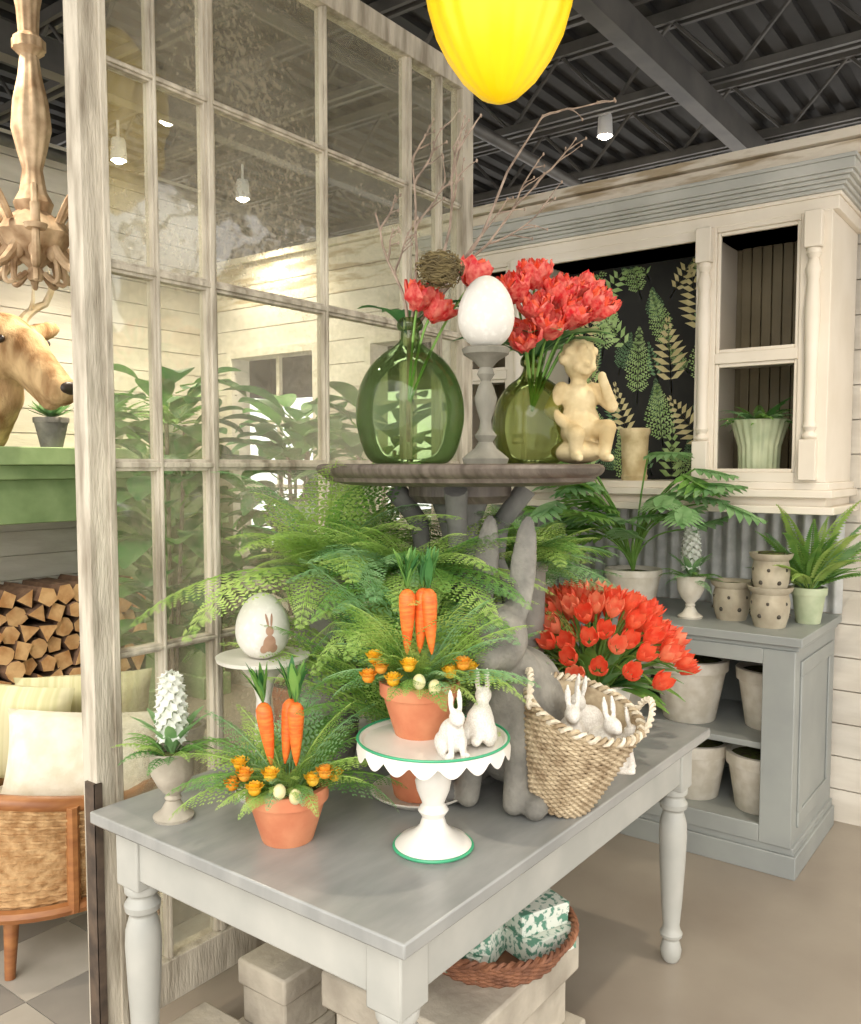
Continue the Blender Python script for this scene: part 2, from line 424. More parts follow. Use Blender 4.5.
mb=MB();mb.box(WX-.03,WX+.16,-2.2,5.2,WH,WH+.04,M_shipw);mb.box(WX-.02,WX+.0,-2.2,2.9,2.80,2.93,M_shipw)
for k in range(6):
    y=.5+k*.37;mb.box(WX-.035,WX-.02,y,y+.16,2.82,2.90,M_wood if k%2 else M_shipw)
mb.obj('trim_1')
for i,(a,b,c,d) in enumerate(wins):
    mb=MB();w=.05
    for bx in [(a-w,b+w,c-w,c),(a-w,b+w,d,d+w),(a-w,a,c,d),(b,b+w,c,d)]: mb.box(WX-.03,WX+.0,*bx,M_wht2)
    y=a+(b-a)/2;mb.box(WX+.04,WX+.07,y-.015,y+.015,c,d,M_wht2)
    for k in range(1,3): zz=c+(d-c)*k/3;mb.box(WX+.04,WX+.07,a,b,zz-.015,zz+.015,M_wht2)
    mb.obj('window_%d'%(i+1))
mb=MB();mb.box(WX-.06,WX-.002,.42,.66,0,2.75,M_wht2);mb.box(WX-.075,WX-.06,.45,.49,0,2.75,M_wood);mb.obj('trim_2',bevel=.004)
mb=MB();mb.box(-2,WX+.14,5.22,5.35,0,3.6,M_ship)
for k in range(24): mb.box(-2,WX-.001,5.2,5.22,k*.15,k*.15+.144,M_ship)
mb.obj('wall_left')
mb=MB();mb.box(11,11.1,-4,12,2.8,4,M_deck);mb.box(-2,11,11.9,12,2.8,4,M_deck);mb.obj('wall_far')
mb=MB();mb.box(-.5,11,-2.5,12,3.95,4.05,M_deck)
for k in range(95): mb.box(-.5,11,-2.5+k*.15,-2.5+k*.15+.07,3.91,3.95,M_deck)
mb.obj('ceiling')
mb=MB()
for k in range(11):
    x=.6+k*.95
    for dx in (-.03,.03):
        mb.box(x+dx-.012,x+dx+.012,-2.4,11.8,3.84,3.9,M_steel);mb.box(x+dx-.012,x+dx+.012,-2.4,11.8,3.5,3.54,M_steel)
    y=-2.4;up=0
    while y<11.4:
        a=(x,y,3.86 if up else 3.52);b=(x,y+.32,3.52 if up else 3.86)
        mb.tube([a,b],.011,M_steel,seg=5);y+=.32;up=1-up
for y in (-.6,1.6,3.8,6,8.2): mb.box(-.3,10.8,y-.04,y+.04,3.36,3.5,M_steel)
for y in (.5,2.7,4.9): mb.tube([(-.3,y,3.42),(10.8,y,3.42)],.035,M_steel,seg=10)
mb.obj('ceiling_truss')
# ================================================================ CAMERA
cam=bpy.data.objects.new('camera',bpy.data.cameras.new('camera'));bpy.context.collection.objects.link(cam)
cam.location=(0,0,1.6);cp=math.cos(math.atan(57/866));sp=math.sin(math.atan(57/866))
cam.rotation_euler=V((.8*cp,.6*cp,-sp)).to_track_quat('-Z','Y').to_euler()
cam.data.lens=866/1024*36;cam.data.shift_y=10/1024;cam.data.clip_start=.05
bpy.context.scene.camera=cam
# ================================================================ GLASS PANEL
mb=MB();PY=1.98
xs=[1.225,1.42,1.60,2.06,2.49,2.68,2.84];zs=[.17,.61,1.11,1.60,2.10,2.60,3.06]
mb.box(1.20,1.272,PY-.03,PY+.03,0.0,3.12,M_old);mb.box(1.255,1.275,PY-.034,PY+.034,.0,3.12,M_old);mb.box(2.81,2.88,PY-.03,PY+.03,0.0,3.12,M_old)
mb.box(1.27,2.81,PY-.03,PY+.03,.12,.24,M_old);mb.box(1.27,2.81,PY-.03,PY+.03,3.04,3.12,M_old)
for i,x in enumerate(xs[1:-1]):
    w=.019 if i in(1,3) else .010
    mb.box(x-w,x+w,PY-.016,PY+.016,.24,3.04,M_old);mb.box(x-w*.45,x+w*.45,PY-.024,PY+.024,.24,3.04,M_old)
for z in zs[1:-1]:
    w=.016 if abs(z-1.6)<.01 or abs(z-2.1)<.01 else .011
    mb.box(1.27,2.81,PY-.015,PY+.015,z-w,z+w,M_old);mb.box(1.27,2.81,PY-.023,PY+.023,z-w*.45,z+w*.45,M_old)
pan=mb.obj('window_panel_divider',bevel=.0025)
g=MB();g.add([(1.27,PY,.24),(2.81,PY,.24),(2.81,PY,3.04),(1.27,PY,3.04)],[(0,1,2,3)],M_dust);g.obj('glass',parent=pan)
b=MB();b.box(1.192,1.20,PY-.035,PY+.01,.02,.80,M_iron);b.box(1.192,1.212,PY-.036,PY-.030,.02,.80,M_iron);b.obj('bracket',parent=pan)
def stoneblock(name,x,y,w,d,h,rz=0,m=M_stoneL):
    mb=MB();mb.box(-w/2,w/2,-d/2,d/2,0,h*.25,m);mb.box(-w*.42,w*.42,-d*.42,d*.42,h*.25,h*.7,m);mb.box(-w*.47,w*.47,-d*.47,d*.47,h*.7,h,m)
    return mb.obj(name,(x,y,0),(0,0,rz),bevel=.008)
stoneblock('stone_block',1.62,1.72,.20,.20,.24);stoneblock('stone_block',1.38,1.81,.2,.16,.12);stoneblock('stone_block',2.3,1.75,.2,.2,.24)
# ================================================================ TABLE
mb=MB()
X0,X1,Y0,Y1=1.145,2.715,.916,1.895
mb.box(X0,X1,Y0,Y1,.73,.76,M_table);mb.box(X0+.01,X1-.01,Y0+.01,Y1-.01,.722,.73,M_table)
i=.05
mb.box(X0+i+.02,X1-i-.02,Y0+i,Y0+i+.022,.60,.722,M_tleg);mb.box(X0+i+.02,X1-i-.02,Y1-i-.022,Y1-i,.60,.722,M_tleg)
mb.box(X0+i,X0+i+.022,Y0+i+.02,Y1-i-.02,.60,.722,M_tleg);mb.box(X1-i-.022,X1-i,Y0+i+.02,Y1-i-.02,.60,.722,M_tleg)
lp=[(0,0),(.022,0),(.03,.015),(.034,.04),(.028,.065),(.022,.075),(.034,.085),(.036,.095),(.03,.105),(.026,.12),(.033,.2),(.040,.32),(.044,.42),(.042,.46),(.034,.49),(.030,.50),(.042,.51),(.044,.525),(.034,.54),(.03,.548),(.042,.556),(.044,.57),(.04,.58),(0,.58)]
for x in (X0+i+.035,X1-i-.035):
    for y in (Y0+i+.035,Y1-i-.035):
        mb.box(x-.043,x+.043,y-.043,y+.043,.575,.722,M_tleg);mb.lathe(lp,M_tleg,T((x,y,0)),seg=28)
mb.obj('farmhouse_table',bevel=.005,ang=30)
# ================================================================ HUTCH upper
mb=MB();c=M_hutch
FX=3.66;BX=4.10;HY0,HY1=.80,2.68
mb.box(FX,BX,HY0,HY1,1.43,1.47,c)
mb.box(FX-.04,BX,HY0-.03,HY1+.03,1.47,1.50,c);mb.box(FX-.02,BX,HY0-.015,HY1+.015,1.50,1.53,c);mb.box(FX-.05,BX,HY0-.04,HY1+.04,1.405,1.435,c)
mb.box(FX,BX,HY0,HY1,2.58,2.68,c)
mb.box(FX,BX,HY0,HY0+.025,1.53,2.58,c);mb.box(FX,BX,HY1-.025,HY1,1.53,2.58,c)
mb.box(FX,BX,1.30,1.33,1.53,2.58,c);mb.box(FX,BX,2.15,2.18,1.53,2.58,c)
mb.box(BX-.04,BX-.01,1.33,2.15,1.53,2.58,M_black)
for (a,b_) in ((HY0+.025,1.30),(2.18,HY1-.025)):
    n=int((b_-a)/.045)
    for k in range(n): mb.box(BX-.04,BX-.02,a+k*.045,a+k*.045+.041,1.53,2.58,M_bead)
    mb.box(BX-.02,BX-.01,a,b_,1.53,2.58,M_bead);mb.box(FX+.02,BX-.04,a,b_,2.04,2.06,c)
for (a,b_) in ((HY0,1.33),(2.15,HY1)):
    mb.box(FX-.02,FX,a,a+.115,1.53,2.6,c);mb.box(FX-.02,FX,b_-.085,b_,1.53,2.6,c)
    mb.box(FX-.02,FX,a+.115,b_-.085,2.56,2.6,c);mb.box(FX-.02,FX,a+.115,b_-.085,1.53,1.57,c);mb.box(FX-.02,FX,a+.115,b_-.085,2.02,2.065,c)
    for (za,zb) in ((1.57,2.02),(2.065,2.56)):
        ya,yb=a+.115,b_-.085
        for q in [(ya,ya+.015,za,zb),(yb-.015,yb,za,zb),(ya+.015,yb-.015,za,za+.015),(ya+.015,yb-.015,zb-.015,zb)]: mb.box(FX-.012,FX+.004,*q,c)
mb.box(FX-.02,FX,1.33,2.15,2.54,2.6,c)
pp=[(0,0),(.02,0),(.03,.012),(.018,.03),(.028,.05),(.022,.07),(.024,.3),(.03,.5),(.022,.62),(.03,.66),(.018,.70),(.028,.72),(.026,.74),(0,.74)]
for y in (.862,1.29,2.19,2.62):
    mb.lathe(pp,c,T((FX-.03,y,1.70)),seg=20);mb.box(FX-.06,FX-.01,y-.032,y+.032,1.54,1.70,c);mb.box(FX-.06,FX-.01,y-.032,y+.032,2.44,2.58,c)
for k,(e,za,zb) in enumerate([(.022,2.58,2.63),(.03,2.63,2.645),(.04,2.645,2.66),(.05,2.66,2.675),(.062,2.675,2.69),(.076,2.69,2.705),(.085,2.705,2.745),(.092,2.745,2.76)]):
    mb.box(FX-e,BX,HY0-e,HY1+e,za,zb,M_hutchg if k>1 else c)
mb.obj('hutch_cabinet',bevel=.003,ang=30)
keep=MB()
R=random.Random(2)
cells=[(y,z) for y in (1.42,1.60,1.78,1.96,2.12) for z in (1.46,1.68,1.92,2.16,2.40)]
for li,(y,z) in enumerate(cells+[(c_[0]-.09,c_[1]+.11) for c_ in cells]):
    mb=MB();y+=R.uniform(-.03,.03);z+=R.uniform(-.03,.03);a=pi/2+R.uniform(-.7,.7)
    d=V((0,math.cos(a),math.sin(a)));L=R.uniform(.24,.36) if li<25 else R.uniform(.14,.22)
    frond(mb,(BX-.05,y,z),d,(-1,0,0.001),L,R.choice([.34,.42,.30]),0.001,R.choice([M_print1,M_print1,M_print1,M_print2] if li<25 else [M_print3,M_print3,M_print1]),n=10,bip=li%2==0,sub=4,fw=.95)
    for f,mi in zip(mb.f,mb.m):
        pts=[mb.v[i] for i in f]
        if all(1.335<p[1]<2.145 and 1.535<p[2]<2.575 for p in pts):
            keep.add([(BX-.0418+li*.00002,p[1],p[2]) for p in pts],[tuple(range(len(pts)))],mb.mats[mi])
keep.obj('fern_wallpaper')
# base cabinet
mb=MB();c=M_base;BF=3.45;BY0,BY1=.84,2.64
mb.box(BF-.03,4.10,BY0-.025,BY1+.025,.91,.945,c);mb.box(BF-.012,4.09,BY0-.01,BY1+.01,.89,.91,c)
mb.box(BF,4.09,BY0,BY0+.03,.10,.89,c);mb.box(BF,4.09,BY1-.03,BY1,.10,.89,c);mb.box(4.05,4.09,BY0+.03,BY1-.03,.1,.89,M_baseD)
mb.box(BF-.02,4.09,BY0-.02,BY1+.02,0,.09,c);mb.box(BF-.01,4.09,BY0-.01,BY1+.01,.09,.12,c);mb.box(BF+.01,4.05,BY0+.03,BY1-.03,.12,.17,c)
mb.box(BF-.02,BF,BY0,BY0+.12,.12,.89,c);mb.box(BF-.02,BF,BY0+.12,BY1-.12,.83,.89,c);mb.box(BF-.02,BF,BY1-.12,BY1,.12,.89,c);mb.box(BF-.02,BF,BY0+.12,BY1-.12,.12,.19,c)
mb.box(BF-.02,BF+.3,1.78,1.86,.12,.89,c);mb.box(BF+.03,4.05,BY0+.03,BY1-.03,.475,.50,c)
mb.box(BF+.06,4.03,BY0-.008,BY0,.18,.24,c);mb.box(BF+.06,4.03,BY0-.008,BY0,.78,.84,c);mb.box(BF+.06,BF+.12,BY0-.008,BY0,.24,.78,c);mb.box(3.97,4.03,BY0-.008,BY0,.24,.78,c)
mb.obj('base_cabinet',bevel=.003,ang=30)
mb=MB();vs=[];fs=[];n=300
for k in range(n+1):
    y=.82+1.84*k/n;x=4.115+.010*math.cos(y*2*pi/.068);vs+=[(x,y,.945),(x,y,1.405)]
for k in range(n): fs.append((2*k,2*k+1,2*k+3,2*k+2))
mb.add(vs,fs,M_galv);mb.obj('corrugated_backsplash',ang=60)
def planter(name,x,y,z,rt,rb,h,m=M_wht2,rh=.05,seg=40):
    mb=MB();pot(mb,rt,rb,h,m,rh=rh,ro=.01,seg=seg);return mb.obj(name,(x,y,z))
planter('white_flower_pot',3.66,1.33,.50,.15,.11,.27);planter('white_flower_pot',3.74,1.01,.50,.13,.10,.25);planter('white_flower_pot',3.66,1.30,.17,.13,.10,.24);planter('white_flower_pot',3.66,1.02,.17,.13,.10,.24)
planter('white_flower_pot',3.7,1.65,.17,.13,.10,.24);planter('white_flower_pot',3.7,1.66,.50,.14,.10,.26);planter('white_flower_pot',3.7,2.1,.50,.14,.10,.26)
def dotpot(name,x,y,z,stack=1):
    mb=MB()
    for s_ in range(stack):
        Mx=T((0,0,s_*.135));sc=1 if s_==0 else .95
        mb.lathe([(0,0),(.06*sc,0),(.074*sc,.05),(.078*sc,.10),(.07*sc,.135),(.084*sc,.148),(.09*sc,.165),(.08*sc,.165),(.06*sc,.13),(0,.12)],M_agedpot,Mx,seg=32)
        for k in range(6):
            a=2*pi*k/6+.3
            for zz in (.05,.1): mb.ball((.071*sc*math.cos(a+zz*9),.071*sc*math.sin(a+zz*9),zz),(.0095,.0095,.0095),M_hole,Mx,seg=8,ring=6)
    mb.lathe([(0,stack*.15),(.05,stack*.152),(.052,stack*.14)],M_soil,seg=20)
    mb.obj(name,(x,y,z))
dotpot('pierced_candle_pot',3.70,1.17,.945,1);dotpot('pierced_candle_pot',3.62,.99,.945,2)
urnp=[(0,0),(.045,0),(.048,.008),(.03,.02),(.016,.045),(.02,.05),(.016,.058),(.035,.08),(.05,.11),(.052,.15),(.06,.165),(.055,.168),(.045,.15),(0,.145)]
def urn_hy(name,x,y,z,s_=1,ht=.13,fol=True):
    mb=MB();mb.lathe(urnp,M_stoneL if x<2 else M_wht2,seg=32);mb.lathe([(.047,.15),(0,.158)],M_soil,seg=20)
    hyac(mb,(0,0,.19),ht,.042)
    mb.tube([(0,0,.15),(0,0,.3)],.006,M_stem)
    for k in range(8):
        d=rdir(k*.8,1.1);leaf(mb,(0,0,.15),d,upn(d),.14,.014,.7,M_leafL,n=5)
    if fol: fern(mb,(0,0,.15),18,.12,.2,1.1,mats=FERN+[M_f2],n=9,sub=3,fw=1.2)
    else: fern(mb,(0,0,.15),16,.11,.1,1.0,mats=[M_f1,M_f4],n=7,sub=3,fw=1.2)
    mb.obj(name,(x,y,z),scale=s_)
urn_hy('hyacinth_urn',3.62,1.32,.945,1.1,.15,False)
urn_hy('hyacinth_urn',1.245,1.70,.76,1.0,.14)
mb=MB();pot(mb,.065,.048,.15,M_sage,seg=30);fern(mb,(0,0,.14),60,.44,.6,1.5,W=.15,droop=.9,bip=False,n=28,mats=[M_f1,M_f2,M_f4],fw=1.6,lf=lambda a:.6 if math.cos(a)>-.1 or math.sin(a)>.6 else 1.05);mb.obj('potted_boston_fern',(3.80,.885,.945))
mb=MB();pot(mb,.12,.09,.19,M_wht2,seg=40)
R=random.Random(31)
for k in range(44):
    a=pi+R.uniform(-1.9,1.9);el=R.uniform(.45,1.35);L=R.uniform(.22,.60);d=rdir(a,el);e=V((0,0,.17))+d*L
    if e.z>.40 and e.x>-.14: e.x=-.16
    mb.tube(bez((0,0,.17),V((0,0,.17))+rdir(a,1.4)*L*.6+V((-.05,0,0)),e),.004,M_stem,seg=5)
    monstera(mb,e,rdir(a+R.uniform(-.5,.5),R.uniform(-.4,.4)),R.uniform(.15,.22),R.choice([M_leafL,M_f4,M_f1,M_leafL]))
mb.obj('potted_monstera',(3.66,1.60,.945))
mb=MB();pot(mb,.1,.08,.13,M_wht2);fern(mb,(0,0,.12),40,.36,.3,1.3,W=.24,droop=1.2,n=14,sub=4);mb.obj('potted_leather_fern',(3.68,2.12,.945))
mb=MB();mb.lathe([(0,0),(.055,0),(.06,.02),(.055,.03),(.062,.2),(.07,.22),(.068,.235),(.055,.23),(0,.22)],M_cherub,seg=30);mb.obj('plaster_vase',(3.70,1.62,1.53))
mb=MB();mb.lathe([(0,0),(.075,0),(.08,.02),(.085,.15),(.115,.25),(.125,.26),(.11,.26),(.09,.23),(0,.23)],M_sage,seg=100,rib=20,amp=.03)
fern(mb,(0,0,.23),40,.22,.4,1.3,W=.24,droop=1.4,bip=False,n=12,fw=1.6,mats=[M_f1,M_f4,M_f3],lf=lambda a:.8);mb.obj('fluted_planter_fern',(3.80,1.10,1.53))
# ================================================================ SHELF
SH=.843;ST=.76+SH
mb=MB();SC=(1.936,1.352);q_=SH-.055
prof=[(0,0),(.30,0),(.33,.004),(.36,.010),(.365,.020),(.378,.026),(.385,.034),(.388,.044),(.382,.052),(.37,.055),(0,.055)]
mb.lathe(prof,M_shelf,T((0,0,q_)),seg=64)
mb.lathe([(0,q_-.05),(.12,q_-.05),(.14,q_-.03),(.14,q_),(0,q_)],M_shelf,seg=32)
for k in range(4):
    a=k*pi/2+.55;ca,sa=math.cos(a),math.sin(a)
    rz=[(.26,.03),(.20,.035),(.13,.09),(.10,.18),(.11,.28),(.14,.38),(.14,.48),(.10,.58),(.11,.68),(.18,q_-.01)]
    mb.tube([(r*ca,r*sa,z) for r,z in rz],[.03,.035,.030,.026,.026,.028,.026,.024,.026,.03],M_stoneD,seg=10)
    mb.ball((.25*ca,.25*sa,.032),(.05,.04,.032),M_stoneD)
mb.lathe([(0,.0),(.14,0),(.15,.02),(.08,.05),(.04,.10),(.04,.3),(.035,.5),(.05,.66),(.08,q_-.04)],M_stoneD,seg=24)
mb.obj('pedestal_shelf',(SC[0],SC[1],.76))
def bottle(name,x,y,rm,h,m,neck=.024):
    mb=MB();hb=h*.82
    pr=[(0,.006),(rm*.55,0),(rm*.74,.008),(rm*.88,hb*.13),(rm*.985,hb*.32),(rm,hb*.45),(rm*.96,hb*.60),(rm*.82,hb*.76),(rm*.60,hb*.89),(rm*.36,hb*.97),(neck*1.2,hb*1.03),(neck,hb*1.10),(neck,h-.03),(neck*1.35,h-.025),(neck*1.4,h-.012),(neck*1.1,h),(neck*.8,h),(neck*.8,h-.03)]
    P=[]
    for i in range(len(pr)-1):
        p0=pr[max(i-1,0)];p1=pr[i];p2=pr[i+1];p3=pr[min(i+2,len(pr)-1)]
        for t in (0,.33,.66):
            P.append(tuple(.5*((2*p1[q])+(-p0[q]+p2[q])*t+(2*p0[q]-5*p1[q]+4*p2[q]-p3[q])*t*t+(-p0[q]+3*p1[q]-3*p2[q]+p3[q])*t**3) for q in (0,1)))
    P.append(pr[-1]);P=[(max(0,a),max(0,b)) for a,b in P]
    mb.lathe(P,m,seg=48)
    return mb.obj(name,(x,y,ST),ang=60)
bottle('green_glass_demijohn',1.768,1.392,.140,.37,M_gg);bottle('green_glass_demijohn',2.12,1.235,.110,.30,M_gg2)
mb=MB();k_=1.07;mb.lathe([(r,z*k_) for r,z in [(0,0),(.054,0),(.058,.012),(.046,.022),(.028,.035),(.018,.05),(.028,.065),(.016,.08),(.014,.10),(.024,.13),(.028,.15),(.020,.175),(.012,.19),(.022,.205),(.016,.22),(.03,.235),(.056,.25),(.060,.262),(.053,.266),(0,.262)]],M_stick,seg=28)
mb.obj('wooden_candlestick',(1.80,1.18,ST))
mb=MB();mb.lathe(eggprof(.138,.178),M_eggw,seg=36);mb.obj('decorative_egg',(1.80,1.18,ST+.280))
R=random.Random(41)
mb=MB()
def twig(p,d,L,r,lv,wob=.22):
    n=8;pts=[V(p)];dd=V(d).normalized();d0=dd.copy()
    for i in range(n):
        dd=(dd+d0*.12+V((R.uniform(-wob,wob),R.uniform(-wob,wob),R.uniform(-.16,.13)))).normalized();pts.append(pts[-1]+dd*L/n)
        if lv>0 and i>=2 and R.random()<.66:
            sd=(dd+V((R.uniform(-.4,1.0),R.uniform(-1.0,.4),R.uniform(-.4,.5)))).normalized();twig(pts[-1],sd,L*R.uniform(.22,.45),r*.62,lv-1)
    mb.ball(pts[-1],(.003,.003,.005),M_twig,seg=5,ring=4)
    mb.tube(pts,[r*(1-.6*i/n) for i in range(n+1)],M_twig,seg=5)
b0=(1.765,1.396,1.66)
mb.tube([b0,(1.767,1.394,1.95)],.006,M_twig)
for d,L in [((.30,-.36,.85),.64),((.18,-.26,.90),.46),((.36,-.42,.66),.58),((-.05,.03,1),.34),((.10,-.14,1),.44)]: twig((1.767,1.394,1.93),d,L,.0056,2)
mb.obj('branch_arrangement')
mb=MB()
for k in range(190):
    a=R.uniform(0,2*pi);zz=R.uniform(-1,1);rr=math.sqrt(1-zz*zz*.6)*R.uniform(.75,1.08)
    pts=[]
    for j in range(6):
        aa=a+j*.22;pts.append((.056*rr*math.cos(aa),.056*rr*math.sin(aa),.036*zz+R.uniform(-.005,.005)))
    mb.tube(pts,.0016,M_nest,seg=4)
mb.ball((0,0,-.006),(.046,.046,.028),M_nest);mb.obj('bird_nest',(1.71,1.255,2.07))
def bouquet(mb,src,heads,h,r):
    for (p,ax) in heads:
        p=V(p);mb.tube(bez(src,V(src).lerp(p,.5)+V((0,0,.06)),p),.0035,M_stem,seg=5);parrot_head(mb,p,ax,h,r)
mb=MB();s1=(1.765,1.396,1.75)
bouquet(mb,s1,[((1.735,1.345,1.985),(-.1,-.3,.9)),((1.765,1.33,1.965),(.3,-.4,.6)),((1.86,1.27,2.055),(.3,-.2,.9))],.07,.036)
for k in range(6):
    a=-.9+k*.5;d=rdir(a,1.0);leaf(mb,(1.765,1.396,1.93),d,upn(d),.20,.022,1.2,M_leaf)
mb.obj('parrot_tulip_bouquet')
rt=V((.6,-.8,0));fwd=V((.8,.6,0))
mb=MB();s2=V((2.12,1.235,1.75));hd=[]
for q in [(2.01,1.20,2.02),(2.06,1.18,2.06),(2.10,1.14,2.01),(2.15,1.14,2.03),(2.06,1.14,1.93),(2.20,1.08,2.00),(2.14,1.06,1.985),(2.05,1.17,1.97),(2.22,1.12,2.04),(2.02,1.18,1.90),(2.10,1.10,1.96)]:
    q=V(q)-rt*.015+V((0,0,.01));hd.append((q,(q-s2)*1+V((0,0,-.08))))
bouquet(mb,s2,hd,.076,.040)
for k in range(18):
    a=-1.4+k*.36;d=rdir(a,.8);leaf(mb,V((2.12,1.235,1.88)),d,upn(d),R.uniform(.16,.26),.028,1.2,R.choice([M_leaf,M_leafL]))
mb.obj('parrot_tulip_bouquet')
cpz=[('e',(0,0,.03),(.075,.065,.03)),('e',(0,0,.10),(.048,.055,.055)),('e',(.0,0,.155),(.040,.047,.045)),('e',(.0,0,.20),(.02,.02,.02)),('e',(.005,0,.245),(.042,.038,.043)),
 ('e',(.047,0,.238),(.008,.008,.008)),('e',(.03,.018,.232),(.015,.013,.013)),('e',(.03,-.018,.232),(.015,.013,.013)),('e',(.038,0,.220),(.012,.014,.009)),
 ('c',(0,.045,.18),(.03,.075,.14),.02,.016),('c',(.03,.075,.14),(.05,.04,.20),.016,.012),('e',(.052,.036,.208),(.013,.01,.014)),
 ('c',(0,-.045,.18),(.0,-.075,.13),.02,.016),('c',(0,-.075,.13),(.04,-.05,.09),.016,.012),('e',(.048,-.046,.088),(.014,.01,.01)),
 ('c',(.01,.028,.08),(.075,.04,.085),.028,.022),('c',(.075,.04,.085),(.08,.03,.02),.021,.014),('c',(.08,.03,.018),(.108,.03,.014),.013,.01),
 ('c',(.01,-.028,.08),(.07,-.04,.07),.028,.022),('c',(.07,-.04,.07),(.06,-.035,.02),.021,.014),('c',(.06,-.035,.018),(.09,-.04,.014),.013,.01),
 ('c',(-.03,.02,.17),(-.055,.065,.20),.014,.008),('c',(-.03,-.02,.17),(-.055,-.065,.20),.014,.008)]
for k in range(26):
    a=k*2.4;el=-.1+1.6*k/26;d=rdir(a,el)
    if d.x>.55 and el<.6: continue
    cpz.append(('e',V((0,0,.25))+d*.042,(.013,.013,.013)))
blob('cherub_statue',cpz,M_cherub,(2.155,1.11,ST),rotz=pi+.64+.3,scale=1.12,voxel=.0042,smooth=2)
# ================================================================ TABLE OBJECTS
def carrot_pot(name,loc,rtp,h,seed,L=.2,car=(0,0),up=.03):
    global R
    R=random.Random(seed)
    mb=MB();pot(mb,rtp,rtp*.68,h,M_terra,rh=h*.25)
    fl=[M_f1,M_f2,M_f2,M_f4]
    camaz=math.atan2(-.6,-.8)
    lf=lambda a:.55 if math.cos(a-camaz)>.45 else 1.0
    fern(mb,(0,0,h-.005),54,L,.3,1.2,W=.34,droop=1.15,mats=fl,n=10,sub=4,r0=rtp*.4,lf=lf)
    fern(mb,(0,0,h-.005),18,L*1.05,.9,1.4,W=.32,droop=.9,mats=fl,n=10,sub=4,lf=lf)
    for k in range(3):
        q=V((car[0],car[1],h+up))+rt*((k-1)*.027)+fwd*(.014*(k%2))-fwd*.04
        carrot(mb,q,(R.uniform(-.14,.14),R.uniform(-.14,.14),1),.14,.0185)
    for k,(a,b_,zz) in enumerate([(-.075,-.06,.04),(-.05,-.09,.02),(.03,-.095,.012),(.06,-.06,.03),(.085,-.07,.05),(-.09,-.03,.055),(.0,-.10,.025),(-.02,-.085,.05),(-.10,-.06,.02),(.1,-.03,.03)]):
        p=rt*a*1.1+fwd*b_+V((0,0,h+zz))
        if k in(2,6): mb.ball(p+V((0,0,-.005)),(.014,.014,.017),M_eggm)
        else: rosette(mb,p,.024,M_yel if k%2 else M_orange)
    return mb.obj(name,loc)
carrot_pot('carrot_flower_pot',(1.33,1.40,.76),.086,.125,3,.22,car=(0,.0),up=.055)
CX,CY=1.49,1.11
mb=MB()
mb.lathe([(0,0),(.083,0),(.086,.008),(.075,.02),(.045,.035),(.03,.05),(.024,.07),(.034,.085),(.024,.10),(.036,.13),(.04,.15),(.028,.175),(.02,.19),(.03,.20),(.026,.21),(.06,.225),(.155,.234),(.165,.24),(.165,.248),(.158,.248),(.152,.242),(0,.241)],M_white,seg=64)
mb.tube([(.086*math.cos(a),.086*math.sin(a),.006) for a in [2*pi*k/48 for k in range(49)]],.004,M_greenrim)
mb.tube([(.165*math.cos(a),.165*math.sin(a),.249) for a in [2*pi*k/64 for k in range(65)]],.003,M_greenrim)
vs=[];fs=[];n=192
for k in range(n):
    a=2*pi*k/n;d_=.012+.022*abs(math.sin(a*9))
    vs+=[(.165*math.cos(a),.165*math.sin(a),.246),(.169*math.cos(a),.169*math.sin(a),.246-d_)]
for k in range(n): k2=(k+1)%n;fs.append((2*k,2*k+1,2*k2+1,2*k2))
mb.add(vs,fs,M_white)
mb.obj('scalloped_cake_stand',(CX,CY,.76))
PT=.76+.241
q=V((CX,CY,0))-rt*.030+fwd*.045
carrot_pot('carrot_flower_pot',(q.x,q.y,PT),.083,.122,8,.24,car=(.0,.0),up=.065)
q=V((CX,CY,0))+rt*.038-fwd*.10
blob('rabbit_figurine',rabbit_parts(),M_figur,(q.x,q.y,PT),rotz=-2.2,scale=.135,voxel=.025)
q=V((CX,CY,0))+rt*.10-fwd*.035
blob('rabbit_figurine',rabbit_parts(),M_figur,(q.x,q.y,PT),rotz=.4,scale=.155,voxel=.025)
mb=MB();mb.lathe([(0,0),(.09,0),(.12,.018),(.125,.022),(.12,.024),(.09,.008),(0,.006)],M_white,seg=48);mb.obj('white_saucer',(1.70,1.31,.76))
R=random.Random(21)
fl=[M_f1,M_f2,M_f4,M_f2]
mb=MB();pot(mb,.085,.065,.14,M_terra,rh=.035);fern(mb,(0,0,.13),50,.54,.85,1.5,W=.27,droop=1.0,n=18,sub=5,mats=fl,lf=lambda a:.75 if math.cos(a+.93)>.3 else 1.05);mb.obj('saucer_fern_pot',(1.70,1.31,.768))
mb=MB();pot(mb,.10,.08,.54,M_stone);fern(mb,(0,0,.53),64,.50,.3,1.4,W=.30,droop=1.25,n=16,sub=5,mats=[M_f1,M_f2,M_f4,M_f2],lf=lambda a:(.5 if math.sin(a)>.3 else 1.0));mb.obj('tall_fern_planter',(1.76,1.68,.76))
mb=MB();pot(mb,.10,.08,.40,M_stone);fern(mb,(0,0,.39),60,.50,.45,1.25,W=.28,droop=1.3,n=18,sub=5,mats=[M_f1,M_f2,M_f3,M_f4],lf=lambda a:.6 if math.sin(a)>.3 else 1.0);mb.obj('tall_fern_planter',(2.32,1.60,.76))
mb=MB();pot(mb,.06,.05,.56,M_stone);fern(mb,(0,0,.55),50,.34,.2,.95,W=.34,droop=.9,n=13,sub=5,mats=fl,lf=lambda a:1.0 if math.cos(a+.93)<.6 else .6);mb.obj('tall_fern_planter',(2.20,1.30,.76))
